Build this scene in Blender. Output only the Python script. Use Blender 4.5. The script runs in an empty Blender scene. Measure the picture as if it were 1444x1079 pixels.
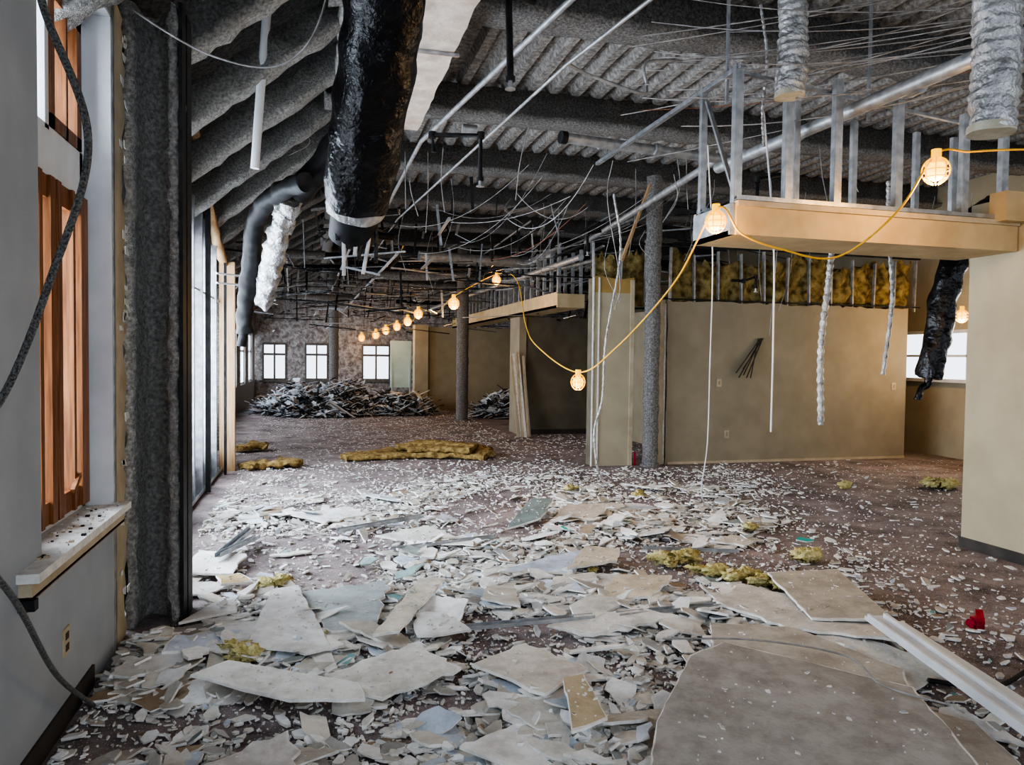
import bpy, math, random
from mathutils import Vector, Matrix, noise
random.seed(7)
rnd=random.random
def U(a,b): return a+(b-a)*rnd()
V=Vector
scene=bpy.context.scene
try:
    scene.view_settings.view_transform='AgX';scene.view_settings.look='AgX - High Contrast';scene.view_settings.exposure=.38
except Exception as e: print(e)
# ------------------------------------------------------------------ materials
def mat(name,c1,c2=None,scale=8,rough=.85,bump=0,bscale=40,metal=0,emit=0,detail=6,c3=None,rng=(.35,.65),spec=.3):
    m=bpy.data.materials.new(name);m.use_nodes=True
    nt=m.node_tree;N=nt.nodes;L=nt.links;b=N['Principled BSDF']
    b.inputs['Roughness'].default_value=rough;b.inputs['Metallic'].default_value=metal
    b.inputs['Specular IOR Level'].default_value=spec
    tc=N.new('ShaderNodeTexCoord')
    if c2 is None: c2=tuple(min(1,x*1.25) for x in c1)
    nz=N.new('ShaderNodeTexNoise');nz.inputs['Scale'].default_value=scale;nz.inputs['Detail'].default_value=detail
    L.new(tc.outputs['Object'],nz.inputs['Vector'])
    r=N.new('ShaderNodeValToRGB');r.color_ramp.elements[0].color=(*c1,1);r.color_ramp.elements[1].color=(*c2,1)
    r.color_ramp.elements[0].position=rng[0];r.color_ramp.elements[1].position=rng[1]
    if c3:
        e=r.color_ramp.elements.new((rng[0]+rng[1])/2);e.color=(*c3,1)
    L.new(nz.outputs['Fac'],r.inputs['Fac']);L.new(r.outputs['Color'],b.inputs['Base Color'])
    if bump:
        n2=N.new('ShaderNodeTexNoise');n2.inputs['Scale'].default_value=bscale;n2.inputs['Detail'].default_value=5
        L.new(tc.outputs['Object'],n2.inputs['Vector'])
        bp=N.new('ShaderNodeBump');bp.inputs['Strength'].default_value=bump;bp.inputs['Distance'].default_value=.02
        L.new(n2.outputs['Fac'],bp.inputs['Height']);L.new(bp.outputs['Normal'],b.inputs['Normal'])
    if emit:
        b.inputs['Emission Color'].default_value=(*c2,1);b.inputs['Emission Strength'].default_value=emit
    return m
def vcmat(name,rough=.9,bump=.3,bscale=60):
    m=bpy.data.materials.new(name);m.use_nodes=True
    nt=m.node_tree;N=nt.nodes;L=nt.links;b=N['Principled BSDF']
    b.inputs['Roughness'].default_value=rough;b.inputs['Specular IOR Level'].default_value=.2
    a=N.new('ShaderNodeAttribute');a.attribute_name='Col'
    tc=N.new('ShaderNodeTexCoord');nz=N.new('ShaderNodeTexNoise');nz.inputs['Scale'].default_value=5;nz.inputs['Detail'].default_value=12;nz.inputs['Roughness'].default_value=.7
    L.new(tc.outputs['Object'],nz.inputs['Vector'])
    r=N.new('ShaderNodeValToRGB');r.color_ramp.elements[0].color=(.74,.72,.70,1);r.color_ramp.elements[1].color=(1.08,1.08,1.08,1)
    r.color_ramp.elements[0].position=.38;r.color_ramp.elements[1].position=.60
    L.new(nz.outputs['Fac'],r.inputs['Fac'])
    mx=N.new('ShaderNodeMix');mx.data_type='RGBA';mx.blend_type='MULTIPLY';mx.inputs[0].default_value=1
    L.new(a.outputs['Color'],mx.inputs[6]);L.new(r.outputs['Color'],mx.inputs[7]);L.new(mx.outputs[2],b.inputs['Base Color'])
    n2=N.new('ShaderNodeTexNoise');n2.inputs['Scale'].default_value=bscale;L.new(tc.outputs['Object'],n2.inputs['Vector'])
    bp=N.new('ShaderNodeBump');bp.inputs['Strength'].default_value=bump;bp.inputs['Distance'].default_value=.01
    L.new(n2.outputs['Fac'],bp.inputs['Height']);L.new(bp.outputs['Normal'],b.inputs['Normal'])
    return m
def floor_mat():
    m=bpy.data.materials.new('stained_carpet');m.use_nodes=True
    nt=m.node_tree;N=nt.nodes;L=nt.links;b=N['Principled BSDF'];b.inputs['Roughness'].default_value=.85;b.inputs['Specular IOR Level'].default_value=.3
    tc=N.new('ShaderNodeTexCoord')
    nz=N.new('ShaderNodeTexNoise');nz.inputs['Scale'].default_value=1.8;nz.inputs['Detail'].default_value=12;nz.inputs['Roughness'].default_value=.72;L.new(tc.outputs['Object'],nz.inputs['Vector'])
    r=N.new('ShaderNodeValToRGB');r.color_ramp.elements[0].color=(.115,.093,.093,1);r.color_ramp.elements[1].color=(.38,.315,.31,1)
    r.color_ramp.elements[0].position=.36;r.color_ramp.elements[1].position=.64;L.new(nz.outputs['Fac'],r.inputs['Fac'])
    n3=N.new('ShaderNodeTexNoise');n3.inputs['Scale'].default_value=26;n3.inputs['Detail'].default_value=12;n3.inputs['Roughness'].default_value=.8;L.new(tc.outputs['Object'],n3.inputs['Vector'])
    r3=N.new('ShaderNodeValToRGB');r3.color_ramp.elements[0].position=.52;r3.color_ramp.elements[1].position=.66;L.new(n3.outputs['Fac'],r3.inputs['Fac'])
    def crumbs(scale,thr,r0,r1):
        vo=N.new('ShaderNodeTexVoronoi');vo.inputs['Scale'].default_value=scale;L.new(tc.outputs['Object'],vo.inputs['Vector'])
        rv=N.new('ShaderNodeValToRGB');rv.color_ramp.elements[0].position=r0;rv.color_ramp.elements[0].color=(1,1,1,1);rv.color_ramp.elements[1].position=r1;rv.color_ramp.elements[1].color=(0,0,0,1);L.new(vo.outputs['Distance'],rv.inputs['Fac'])
        mul=N.new('ShaderNodeMath');mul.operation='MULTIPLY';L.new(rv.outputs['Color'],mul.inputs[0])
        sp=N.new('ShaderNodeSeparateColor');L.new(vo.outputs['Color'],sp.inputs[0])
        gt=N.new('ShaderNodeMath');gt.operation='GREATER_THAN';gt.inputs[1].default_value=thr;L.new(sp.outputs[0],gt.inputs[0]);L.new(gt.outputs[0],mul.inputs[1]);return mul
    a1=crumbs(38,.7,.12,.22);a2=crumbs(95,.5,.18,.3)
    m0=N.new('ShaderNodeMath');m0.operation='MAXIMUM';L.new(a1.outputs[0],m0.inputs[0]);L.new(a2.outputs[0],m0.inputs[1])
    mm=N.new('ShaderNodeMath');mm.operation='MAXIMUM';L.new(m0.outputs[0],mm.inputs[0])
    sc=N.new('ShaderNodeMath');sc.operation='MULTIPLY';sc.inputs[1].default_value=.4;L.new(r3.outputs['Color'],sc.inputs[0]);L.new(sc.outputs[0],mm.inputs[1])
    mx=N.new('ShaderNodeMix');mx.data_type='RGBA';L.new(mm.outputs[0],mx.inputs[0]);L.new(r.outputs['Color'],mx.inputs[6]);mx.inputs[7].default_value=(.60,.57,.56,1)
    L.new(mx.outputs[2],b.inputs['Base Color'])
    bp=N.new('ShaderNodeBump');bp.inputs['Strength'].default_value=.5;bp.inputs['Distance'].default_value=.01;L.new(mm.outputs[0],bp.inputs['Height']);L.new(bp.outputs['Normal'],b.inputs['Normal'])
    return m
def brick_mat():
    m=bpy.data.materials.new('stripped_brick');m.use_nodes=True
    nt=m.node_tree;N=nt.nodes;L=nt.links;b=N['Principled BSDF'];b.inputs['Roughness'].default_value=.9
    tc=N.new('ShaderNodeTexCoord')
    nz=N.new('ShaderNodeTexNoise');nz.inputs['Scale'].default_value=5;nz.inputs['Detail'].default_value=12;nz.inputs['Roughness'].default_value=.85;L.new(tc.outputs['Object'],nz.inputs['Vector'])
    r=N.new('ShaderNodeValToRGB');E=r.color_ramp.elements;E[0].position=.4;E[0].color=(.16,.145,.14,1);E[1].position=.56;E[1].color=(.66,.66,.67,1);e=E.new(.48);e.color=(.36,.32,.31,1);L.new(nz.outputs['Fac'],r.inputs['Fac'])
    L.new(r.outputs['Color'],b.inputs['Base Color']);return m
def wood_mat(name,c1,c2):
    m=mat(name,c1,c2,scale=6,rough=.45)
    nt=m.node_tree
    nz=[n for n in nt.nodes if n.type=='TEX_NOISE'][0];tc=[n for n in nt.nodes if n.type=='TEX_COORD'][0]
    mp=nt.nodes.new('ShaderNodeMapping');mp.inputs['Scale'].default_value=(8,8,.5)
    nt.links.new(tc.outputs['Object'],mp.inputs['Vector']);nt.links.new(mp.outputs['Vector'],nz.inputs['Vector']);return m
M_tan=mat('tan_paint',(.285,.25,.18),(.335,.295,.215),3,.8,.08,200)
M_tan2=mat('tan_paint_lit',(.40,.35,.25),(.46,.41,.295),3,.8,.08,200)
M_gold=mat('ochre_band',(.36,.24,.09),(.44,.30,.12),4,.8)
M_cream=mat('cream_soffit',(.48,.37,.22),(.58,.46,.28),5,.7,.1,100)
M_white=mat('white_gypsum',(.62,.61,.58),(.78,.77,.74),20,.9,.2,80)
M_greywall=mat('bluegrey_paint',(.34,.37,.40),(.40,.43,.46),3,.75,.1,150)
M_beige=mat('beige_drywall',(.42,.35,.24),(.54,.46,.34),6,.85,.2,80)
M_fire=mat('sprayed_fireproofing',(.12,.117,.112),(.38,.365,.345),45,.97,1,110,c3=(.24,.23,.22),rng=(.3,.7))
M_firelt=mat('sprayed_fireproofing_light',(.20,.19,.18),(.50,.48,.45),45,.97,1,110,c3=(.34,.33,.31),rng=(.3,.7))
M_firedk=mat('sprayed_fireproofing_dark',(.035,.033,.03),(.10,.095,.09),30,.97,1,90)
M_deck=mat('sprayed_deck',(.18,.17,.16),(.50,.48,.45),22,.97,1,80,c3=(.33,.31,.29),rng=(.3,.7))
M_steel=mat('galvanised_steel',(.34,.36,.38),(.54,.56,.58),12,.42,.1,60,metal=.8)
M_pipe=mat('grey_conduit',(.30,.31,.32),(.48,.49,.50),12,.45,.1,60,metal=.5)
M_black=mat('black_iron',(.012,.012,.013),(.03,.03,.03),12,.55)
M_plastic=mat('black_duct_wrap',(.004,.004,.005),(.010,.010,.012),6,.27,1,16,spec=.45)
M_foil=mat('foil_jacket',(.55,.48,.41),(.80,.72,.64),5,.4,.6,20,metal=.2)
M_silver=mat('silver_flex_foil',(.34,.34,.34),(.62,.62,.62),14,.4,1,40,metal=.6)
M_wood=wood_mat('window_oak',(.13,.05,.02),(.30,.13,.055))
M_wood2=wood_mat('raw_lumber',(.34,.21,.11),(.50,.34,.20))
M_vinyl=mat('white_vinyl',(.62,.64,.66),(.74,.76,.78),4,.5)
M_yel=mat('fiberglass_insulation',(.10,.075,.03),(.38,.31,.14),9,1,1,70,c3=(.26,.20,.08),detail=12)
M_yelp=mat('pale_insulation',(.52,.44,.16),(.80,.72,.40),22,1,1,70)
M_brown=mat('brown_insulation',(.20,.13,.05),(.48,.34,.14),18,1,1,60)
M_cable=mat('yellow_cord',(.75,.42,.04),(.85,.5,.07),6,.5)
M_cageglow=mat('yellow_cage_glow',(.8,.45,.02),(1,.50,.01),6,.5,emit=.9)  # emission on cage and socket stands in for bulb light falling on them
M_bulb=mat('lit_bulb',(1,.6,.06),(1,.56,.03),3,.5,emit=2.2)
M_wire=mat('grey_wire',(.22,.21,.20),(.42,.41,.40),10,.6)
M_mc=mat('metal_clad_cable',(.10,.10,.10),(.34,.34,.33),160,.4,1,160,metal=.6)
M_base=mat('dark_baseboard',(.05,.045,.04),(.08,.07,.06),6,.6)
M_red=mat('red_plastic',(.25,.005,.02),(.40,.01,.04),30,.4)
M_orange=mat('orange_wire',(.30,.12,.07),(.36,.16,.10),6,.6)
M_aqua=mat('aqua_board',(.55,.74,.72),(.66,.84,.82),3,.4)
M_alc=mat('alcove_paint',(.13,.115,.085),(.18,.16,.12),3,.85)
M_collar=mat('duct_collar_tape',(.40,.37,.28),(.55,.52,.42),12,.6,.3,60)
M_floor=floor_mat();M_brick=brick_mat()
M_vc=vcmat('broken_drywall')
M_vcm=vcmat('scrap_metal_mix',.5)
g=bpy.data.materials.new('window_glass');g.use_nodes=True
nt=g.node_tree;nt.nodes.clear();o=nt.nodes.new('ShaderNodeOutputMaterial');t=nt.nodes.new('ShaderNodeBsdfTransparent');gl=nt.nodes.new('ShaderNodeBsdfGlossy');gl.inputs['Roughness'].default_value=.03
mx=nt.nodes.new('ShaderNodeMixShader');mx.inputs[0].default_value=.06;nt.links.new(t.outputs[0],mx.inputs[1]);nt.links.new(gl.outputs[0],mx.inputs[2]);nt.links.new(mx.outputs[0],o.inputs[0])
M_glass=g
# ------------------------------------------------------------------ mesh builder
class MB:
    def __init__(s): s.v=[];s.f=[];s.m=[];s.c=[];s.sm=[]
    def add(s,vs,fs,mi=0,col=None,smooth=False):
        n=len(s.v);s.v+= [tuple(p) for p in vs]
        for f in fs: s.f.append([i+n for i in f]);s.m.append(mi);s.sm.append(smooth)
        s.c+= (col if isinstance(col,list) else [col or (1,1,1)]*len(vs))
    def box(s,x0,x1,y0,y1,z0,z1,mi=0,col=None):
        if x0>x1:x0,x1=x1,x0
        if y0>y1:y0,y1=y1,y0
        if z0>z1:z0,z1=z1,z0
        vs=[(x0,y0,z0),(x1,y0,z0),(x1,y1,z0),(x0,y1,z0),(x0,y0,z1),(x1,y0,z1),(x1,y1,z1),(x0,y1,z1)]
        s.add(vs,[(0,3,2,1),(4,5,6,7),(0,1,5,4),(1,2,6,5),(2,3,7,6),(3,0,4,7)],mi,col)
    def bar(s,a,b,w,h,mi=0,col=None,up=(0,0,1)):
        a=V(a);b=V(b);d=(b-a).normalized();up=V(up)
        if abs(d.dot(up))>.97: up=V((0,1,0))
        x=d.cross(up).normalized();y=x.cross(d).normalized();vs=[]
        for p in (a,b):
            for sx,sy in((-1,-1),(1,-1),(1,1),(-1,1)): vs.append(p+x*w/2*sx+y*h/2*sy)
        s.add(vs,[(3,2,1,0),(4,5,6,7),(0,1,5,4),(1,2,6,5),(2,3,7,6),(3,0,4,7)],mi,col)
    def chan(s,a,b,w,d,mi=0,up=(0,0,1),t=.004,col=None):
        a=V(a);b=V(b);dr=(b-a).normalized();up=V(up)
        if abs(dr.dot(up))>.97: up=V((0,1,0))
        x=dr.cross(up).normalized();y=x.cross(dr).normalized()
        s.bar(a,b,w,t,mi,col,up=tuple(y))
        for k in(-1,1): s.bar(a+x*w/2*k+y*d/2,b+x*w/2*k+y*d/2,t,d,mi,col,up=tuple(y))
    def sweep(s,pts,prof,mi=0,jit=0,rad=None,cap=True,smooth=True,col=None,up=(0,0,1),jf=6):
        pts=[V(p) for p in pts];n=len(pts);k=len(prof);vs=[]
        upv=V(up)
        d0=(pts[1]-pts[0]).normalized()
        if abs(d0.dot(upv))>.97: upv=V((0,1,0))
        x=d0.cross(upv).normalized()
        for i,p in enumerate(pts):
            d=(pts[min(i+1,n-1)]-pts[max(i-1,0)]).normalized()
            x=(x-d*x.dot(d)).normalized();y=x.cross(d).normalized()
            r=rad(i/(n-1)) if rad else 1
            for (a,b) in prof:
                q=p+x*a*r+y*b*r
                if jit: q=q+noise.noise_vector(q*jf)*jit
                vs.append(q)
        fs=[]
        for i in range(n-1):
            for j in range(k):
                fs.append((i*k+j,i*k+(j+1)%k,(i+1)*k+(j+1)%k,(i+1)*k+j))
        s.add(vs,fs,mi,col,smooth)
        if cap:
            s.add(vs[:k],[tuple(range(k-1,-1,-1))],mi,col);s.add(vs[-k:],[tuple(range(k))],mi,col)
    def tube(s,pts,r,mi=0,seg=8,**kw):
        s.sweep(pts,[(r*math.cos(2*math.pi*j/seg),r*math.sin(2*math.pi*j/seg)) for j in range(seg)],mi,**kw)
    def slab(s,poly,z,t,mi=0,col=(1,1,1),side=(.75,.74,.7),rot=None,cen=(0,0,0)):
        k=len(poly);c=V(cen)
        tp=[V((x,y,t)) for x,y in poly];bt=[V((x,y,0)) for x,y in poly]
        if rot: tp=[rot@p for p in tp];bt=[rot@p for p in bt]
        off=c+V((0,0,z));tp=[p+off for p in tp];bt=[p+off for p in bt]
        s.add(tp,[tuple(range(k))],mi,col);s.add(bt,[tuple(range(k-1,-1,-1))],mi,col)
        s.add(bt+tp,[(j,(j+1)%k,k+(j+1)%k,k+j) for j in range(k)],mi,side)
    def ob(s,name,mats,color=False,parent=None):
        me=bpy.data.meshes.new(name);me.from_pydata(s.v,[],s.f)
        for m in (mats if isinstance(mats,list) else [mats]): me.materials.append(m)
        me.polygons.foreach_set('material_index',s.m);me.polygons.foreach_set('use_smooth',s.sm)
        if color:
            a=me.color_attributes.new('Col','FLOAT_COLOR','POINT')
            fl=[]
            for c in s.c: fl+=[c[0],c[1],c[2],1]
            a.data.foreach_set('color',fl)
        me.update()
        o=bpy.data.objects.new(name,me);scene.collection.objects.link(o)
        if parent:o.parent=parent
        return o
def spl(pts,n=8):
    pts=[V(p) for p in pts];out=[]
    P=[pts[0]*2-pts[1]]+pts+[pts[-1]*2-pts[-2]]
    for i in range(1,len(P)-2):
        for k in range(n):
            t=k/n;a,b,c,d=P[i-1],P[i],P[i+1],P[i+2]
            out.append(.5*((2*b)+(c-a)*t+(2*a-5*b+4*c-d)*t*t+(3*b-a-3*c+d)*t**3))
    out.append(pts[-1]);return out
def lerp(a,b,n): a=V(a);b=V(b);return [a+(b-a)*i/n for i in range(n+1)]
def sag(a,b,s,n=12): return [p-V((0,0,s*4*(i/n)*(1-i/n))) for i,p in enumerate(lerp(a,b,n))]
DZ=4.62
# ------------------------------------------------------------------ shell
b=MB();b.box(-2.4,12.5,-2.5,29,-.15,0);b.ob('floor',M_floor)
b=MB();x=.25;row=[]
while x<12.5:
    row+= [(x,DZ),(x+.09,DZ),(x+.13,DZ+.085),(x+.22,DZ+.085)];x+=.26
ys=[-2.5+.35*i for i in range(91)];k=len(row);vs=[]
for y in ys:
    for (a,z) in row:
        vs.append((a,y,z+.012*noise.noise(V((a*5,y*3,0)))))
fs=[(i*k+j,(i+1)*k+j,(i+1)*k+j+1,i*k+j+1) for i in range(len(ys)-1) for j in range(k-1)]
b.add(vs,fs,0,None,False)
b.box(.25,12.5,-2.5,29,DZ+.1,DZ+.2)
b.ob('ceiling',M_deck)
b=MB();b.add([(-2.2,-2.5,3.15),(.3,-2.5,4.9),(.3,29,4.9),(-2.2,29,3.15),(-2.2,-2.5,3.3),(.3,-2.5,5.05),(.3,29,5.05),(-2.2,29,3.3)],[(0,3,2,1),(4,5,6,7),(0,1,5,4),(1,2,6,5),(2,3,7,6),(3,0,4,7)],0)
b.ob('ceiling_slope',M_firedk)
def ibeam(w,h,fl=.06,wb=.07):
    return [(-w/2,-h/2),(0,-h/2-.01),(w/2,-h/2),(w/2+.01,-h/2+fl),(wb,-h/2+fl+.05),(wb,h/2),(-wb,h/2),(-wb,-h/2+fl+.05),(-w/2-.01,-h/2+fl)]
b=MB()
for i,y in enumerate([3.3,5.75,8.2,10.6,13.0,15.4,17.8,20.2,22.6,25,27.4]):
    b.sweep(lerp((.1,y,4.45),(12.4,y,4.45),160),ibeam(.32,.36),0,jit=.03,smooth=True,jf=8)
b.ob('ceiling_beam',M_fire)
b=MB()
y=2.9
while y<27:
    xw=-1.45 if y<11 else -2.05
    b.sweep(lerp((xw,y,3.12),(.35,y,4.58),22),ibeam(.17,.26,.05,.05),0,jit=.035,smooth=True,jf=9)
    y+=1.15
b.sweep(lerp((.30,-2,4.5),(.30,28,4.5),200),ibeam(.22,.4),0,jit=.04,smooth=True)
b.ob('roof_rafters',M_firelt)
b=MB();b.tube(spl([(-.37,6.3,4.6),(-.37,6.31,4.44),(-.42,6.32,3.8),(-.47,6.34,3.1)]),.035,0,10);b.ob('white_vent_pipe',M_vinyl)

# left wall
b=MB();XI=-1.03;XO=-1.30
b.box(XO,XI,-2.5,3.24,0,3.5,0);b.box(XO,XI,3.24,4.30,0,.78,0);b.box(XO,XI,3.24,4.30,3.35,3.5,0)
b.ob('wall_left',M_greywall)
b=MB()
edge=[];z=0
while z<3.5:
    edge.append((4.60+U(-.08,.02),z));z+=U(.03,.10)
poly=[(4.303,0)]+edge+[(4.303,3.5)]
vsA=[(XI,y,z) for y,z in poly];vsB=[(XI-.016,y,z) for y,z in poly];k=len(poly)
b.add(vsA,[tuple(range(k))],0);b.add(vsB,[tuple(range(k-1,-1,-1))],1);b.add(vsA+vsB,[(j,k+j,k+(j+1)%k,(j+1)%k) for j in range(k)],1)
b.box(XO,XI-.03,4.303,4.5,0,3.5,2)
b.bar((XI+.004,4.33,0),(XI+.004,4.33,3.5),.03,.006,3,up=(1,0,0))
for i in range(26):
    z=U(.2,3.4);y=U(4.42,4.58);b.slab([(0,0),(U(.02,.05),U(0,.02)),(U(.02,.05),U(.04,.1)),(0,U(.04,.08))],0,.004,1,rot=Matrix.Rotation(math.pi/2,3,'Y'),cen=(XI+.003,y,z))
b.ob('wall_left_torn_drywall',[M_beige,M_white,M_wood2,M_steel])
b=MB();b.box(XI,XI+.012,-2.5,3.9,0,.10);b.ob('baseboard_left',M_base)
b=MB()
b.box(-1.55,-1.33,4.5,11.0,0,.35,0);b.box(-1.55,-1.33,4.5,11.0,2.9,3.6,0)
for yy in (4.5,7.2,10.6): b.box(-1.55,-1.33,yy,yy+.35,.35,2.9,0)
b.box(-2.25,-1.55,10.9,11.0,0,3.2,0)
b.box(-2.25,-2.05,11,29,0,.7,0);b.box(-2.25,-2.05,11,29,2.3,3.2,0)
yy=11
while yy<28: b.box(-2.25,-2.05,yy,yy+1.0,.7,2.3,0);yy+=2.6
b.ob('wall_left_stripped',M_fire)
b=MB()
for (y0,y1) in((4.85,7.2),(7.55,10.6)):
    for z in(.37,1.2,2.3,2.87): b.box(-1.45,-1.38,y0,y1,z-.02,z+.02,0)
    n=3
    for i in range(n+1):
        yv=y0+(y1-y0)*i/n;b.box(-1.46,-1.37,yv-.05,yv+.05,.35,2.9,0)
    b.box(-1.42,-1.415,y0,y1,.36,2.89,1)
b.ob('window_2',[M_black,M_glass])
b=MB();yy=11
while yy<26:
    for z in(.73,1.7,2.27): b.box(-2.17,-2.11,yy+1,yy+2.6,z-.03,z+.03,0)
    for q in(1,1.8,2.6): b.box(-2.17,-2.11,yy+q-.03,yy+q+.03,.7,2.3,0)
    yy+=2.6
b.ob('window_3',M_vinyl)
b=MB()
for i,yv in enumerate([5.3,5.9,6.5,7.1,7.7,8.3,8.9,9.5,10.1]):
    b.chan((-1.26,yv,0.03),(-1.26,yv,3.35-.02*i),.09,.04,0,up=(0,1,0))
b.chan((-1.26,5.2,.03),(-1.26,10.9,.03),.10,.04,0)
b.chan((-1.26,5.2,2.3),(-1.26,10.8,2.3),.03,.02,0)
b.bar((-1.15,5.1,0.02),(-1.15,5.1,3.4),.05,.07,2);b.bar((-1.17,6.2,0.02),(-1.17,6.2,3.4),.05,.07,2);b.bar((-1.17,7.35,0.02),(-1.17,7.35,3.3),.05,.07,2);b.bar((-1.17,9.0,0.02),(-1.17,9.0,3.3),.05,.07,2)
b.bar((-1.15,10.75,0),(-1.15,10.75,2.85),.20,.12,1)
b.bar((-1.14,10.4,0),(-1.14,10.4,2.8),.03,.06,2)
b.sweep(spl([(-1.22,7.6,4.1),(-1.2,8.4,3.80),(-1.2,9.6,3.2),(-1.2,10.75,2.82)]),[(-.05,-.04),(.05,-.04),(.05,.04),(-.05,.04)],1,jit=.02)
for z in(2.62,2.5): b.bar((-1.2,10.0,z),(-.95,10.2,z),.03,.02,3)
b.ob('metal_stud_wall',[M_steel,M_wood2,M_black,M_vinyl])

W=bpy.data.objects.new('window_1',None);scene.collection.objects.link(W)
b=MB()
X0,X1=-1.24,-1.16
for (y0,y1,z0,z1) in((3.24,3.30,.8,3.35),(4.24,4.30,.8,3.35),(3.24,4.3,2.38,2.62),(3.24,4.3,3.27,3.35),(3.24,4.3,.78,.83),(3.74,3.79,2.6,3.3)):
    b.box(X0,X1,y0,y1,z0,z1,0)
b.box(XI-.13,XI+.004,4.285,4.302,.8,3.35,0)
b.box(-1.30,XI+.004,3.238,4.302,3.335,3.352,0)
b.ob('frame',M_vinyl,parent=W)
b=MB()
for (y0,y1) in((3.30,3.40),(3.55,3.59),(3.69,3.755),(3.775,3.84),(4.0,4.035),(4.13,4.24)):
    b.box(-1.215,-1.125,y0,y1,.83,2.38,0)
for z0,z1 in((.83,.93),(2.28,2.38)): b.box(-1.21,-1.14,3.3,4.24,z0,z1,0)
for y0,y1 in((3.79,3.84),(4.0,4.03),(4.17,4.24)): b.box(-1.21,-1.15,y0,y1,2.62,3.27,0)
b.box(-1.21,-1.15,3.79,4.24,2.62,2.68,0);b.box(-1.21,-1.15,3.79,4.24,3.21,3.27,0)
b.bar((-1.12,3.95,.93),(-1.12,4.05,1.0),.02,.03,0)
b.ob('oak_sashes',M_wood,parent=W)
b=MB();b.box(-1.185,-1.18,3.3,4.24,.83,3.3);b.ob('glass',M_glass,parent=W)
b=MB();b.box(-1.2,-.955,2.98,4.36,.765,.80,0);b.box(XI,-.985,3.0,4.34,.70,.765,3);b.box(XI,-.985,3.0,4.34,.695,.71,1);b.box(XI-.002,-.975,2.99,3.03,.66,.70,2)
for i in range(110):
    s=U(.004,.018);b.slab([(0,0),(s,0),(s,s),(0,s)],.80,s*.5,random.choice([3,0,0,2]),cen=(U(-1.14,-.98),U(3.1,4.3),0))
b.ob('window_sill',[M_white,M_wood,M_black,M_beige],parent=W)
b=MB();b.box(XI,XI+.008,3.47,3.55,.30,.42,0);b.box(XI+.008,XI+.01,3.49,3.53,.32,.35,1);b.box(XI+.008,XI+.01,3.49,3.53,.37,.40,1)
b.ob('wall_outlet_plate',[M_beige,M_base])

b=MB()
prof=[(-.15,-.16),(-.12,-.165),(-.09,-.16),(-.08,-.05),(-.075,.03),(-.03,.06),(.02,.075),(.06,.06),(.075,.02),(.09,-.08),(.095,-.15),(.15,-.15),(.15,.17),(-.15,.17)]
b.sweep(lerp((-.905,4.80,0),(-.905,4.80,3.6),160),prof,0,jit=.03,smooth=True,jf=11,up=(0,1,0))
b.bar((-.745,4.68,0),(-.745,4.68,3.6),.02,.12,1,up=(0,1,0));b.bar((-.745,4.86,0),(-.745,4.86,3.6),.02,.16,1,up=(0,1,0))
b.ob('steel_column_fireproofed',[M_firelt,M_black])
def rcol(x,y,r,z1=4.3,name='round_steel_column'):
    b=MB();b.tube(lerp((x,y,0),(x,y,z1),90),r,0,22,jit=.018,jf=14);b.tube(lerp((x,y,0),(x,y,.04),1),r*1.25,0,12);b.ob(name,M_fire)
rcol(4.86,10.1,.115);rcol(3.6,18.3,.15);rcol(-1.5,13.2,.13,3.4);rcol(.6,24.5,.15)

b=MB();wins=[(-1.82,-.98),(-.34,.49),(1.7,2.75)];zb,zt=.68,2.03
xs=-2.25
for a,c in wins: b.box(xs,a,28,28.3,0,4.7);b.box(a,c,28,28.3,0,zb);b.box(a,c,28,28.3,zt,4.7);xs=c
b.box(xs,12.5,28,28.3,0,4.7);b.ob('wall_far',M_brick)
for i,(a,c) in enumerate(wins):
    b=MB()
    for z in(zb+.03,1.62,zt-.03): b.box(a,c,27.97,28.1,z-.04,z+.04)
    for xx in(a+.03,(a+c)/2,c-.03): b.box(xx-.03,xx+.03,27.96,28.11,zb,zt)
    b.box(a-.08,c+.08,27.85,28.0,zb-.06,zb)
    b.ob('window_%d'%(4+i),M_fire)
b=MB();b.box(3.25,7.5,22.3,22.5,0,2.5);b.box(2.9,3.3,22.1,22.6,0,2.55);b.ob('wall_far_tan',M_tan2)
b=MB();b.box(2.45,3.15,24.9,24.95,.55,2.12);b.bar((2.5,24.85,0),(2.5,24.93,2.1),.04,.04);b.bar((3.1,24.85,0),(3.1,24.93,2.1),.04,.04);b.ob('aqua_marker_board',M_aqua)
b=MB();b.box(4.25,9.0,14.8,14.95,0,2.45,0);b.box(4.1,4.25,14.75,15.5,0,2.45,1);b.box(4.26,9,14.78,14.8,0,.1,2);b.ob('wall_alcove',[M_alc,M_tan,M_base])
b=MB();b.box(6.0,6.15,10.5,22.3,0,2.5);b.ob('wall_interior_side',M_tan)
b=MB()
for i in range(6):
    x=3.92+i*.055+U(-.01,.01);b.bar((x,14.15+U(-.05,.05),0.01),(x+U(-.05,.01),14.6,1.72-abs(i-2)*.04),.045,.02,0 if i%2 else 1,up=(0,1,0))
b.ob('leaning_trim_boards',[M_white,M_beige])

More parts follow.
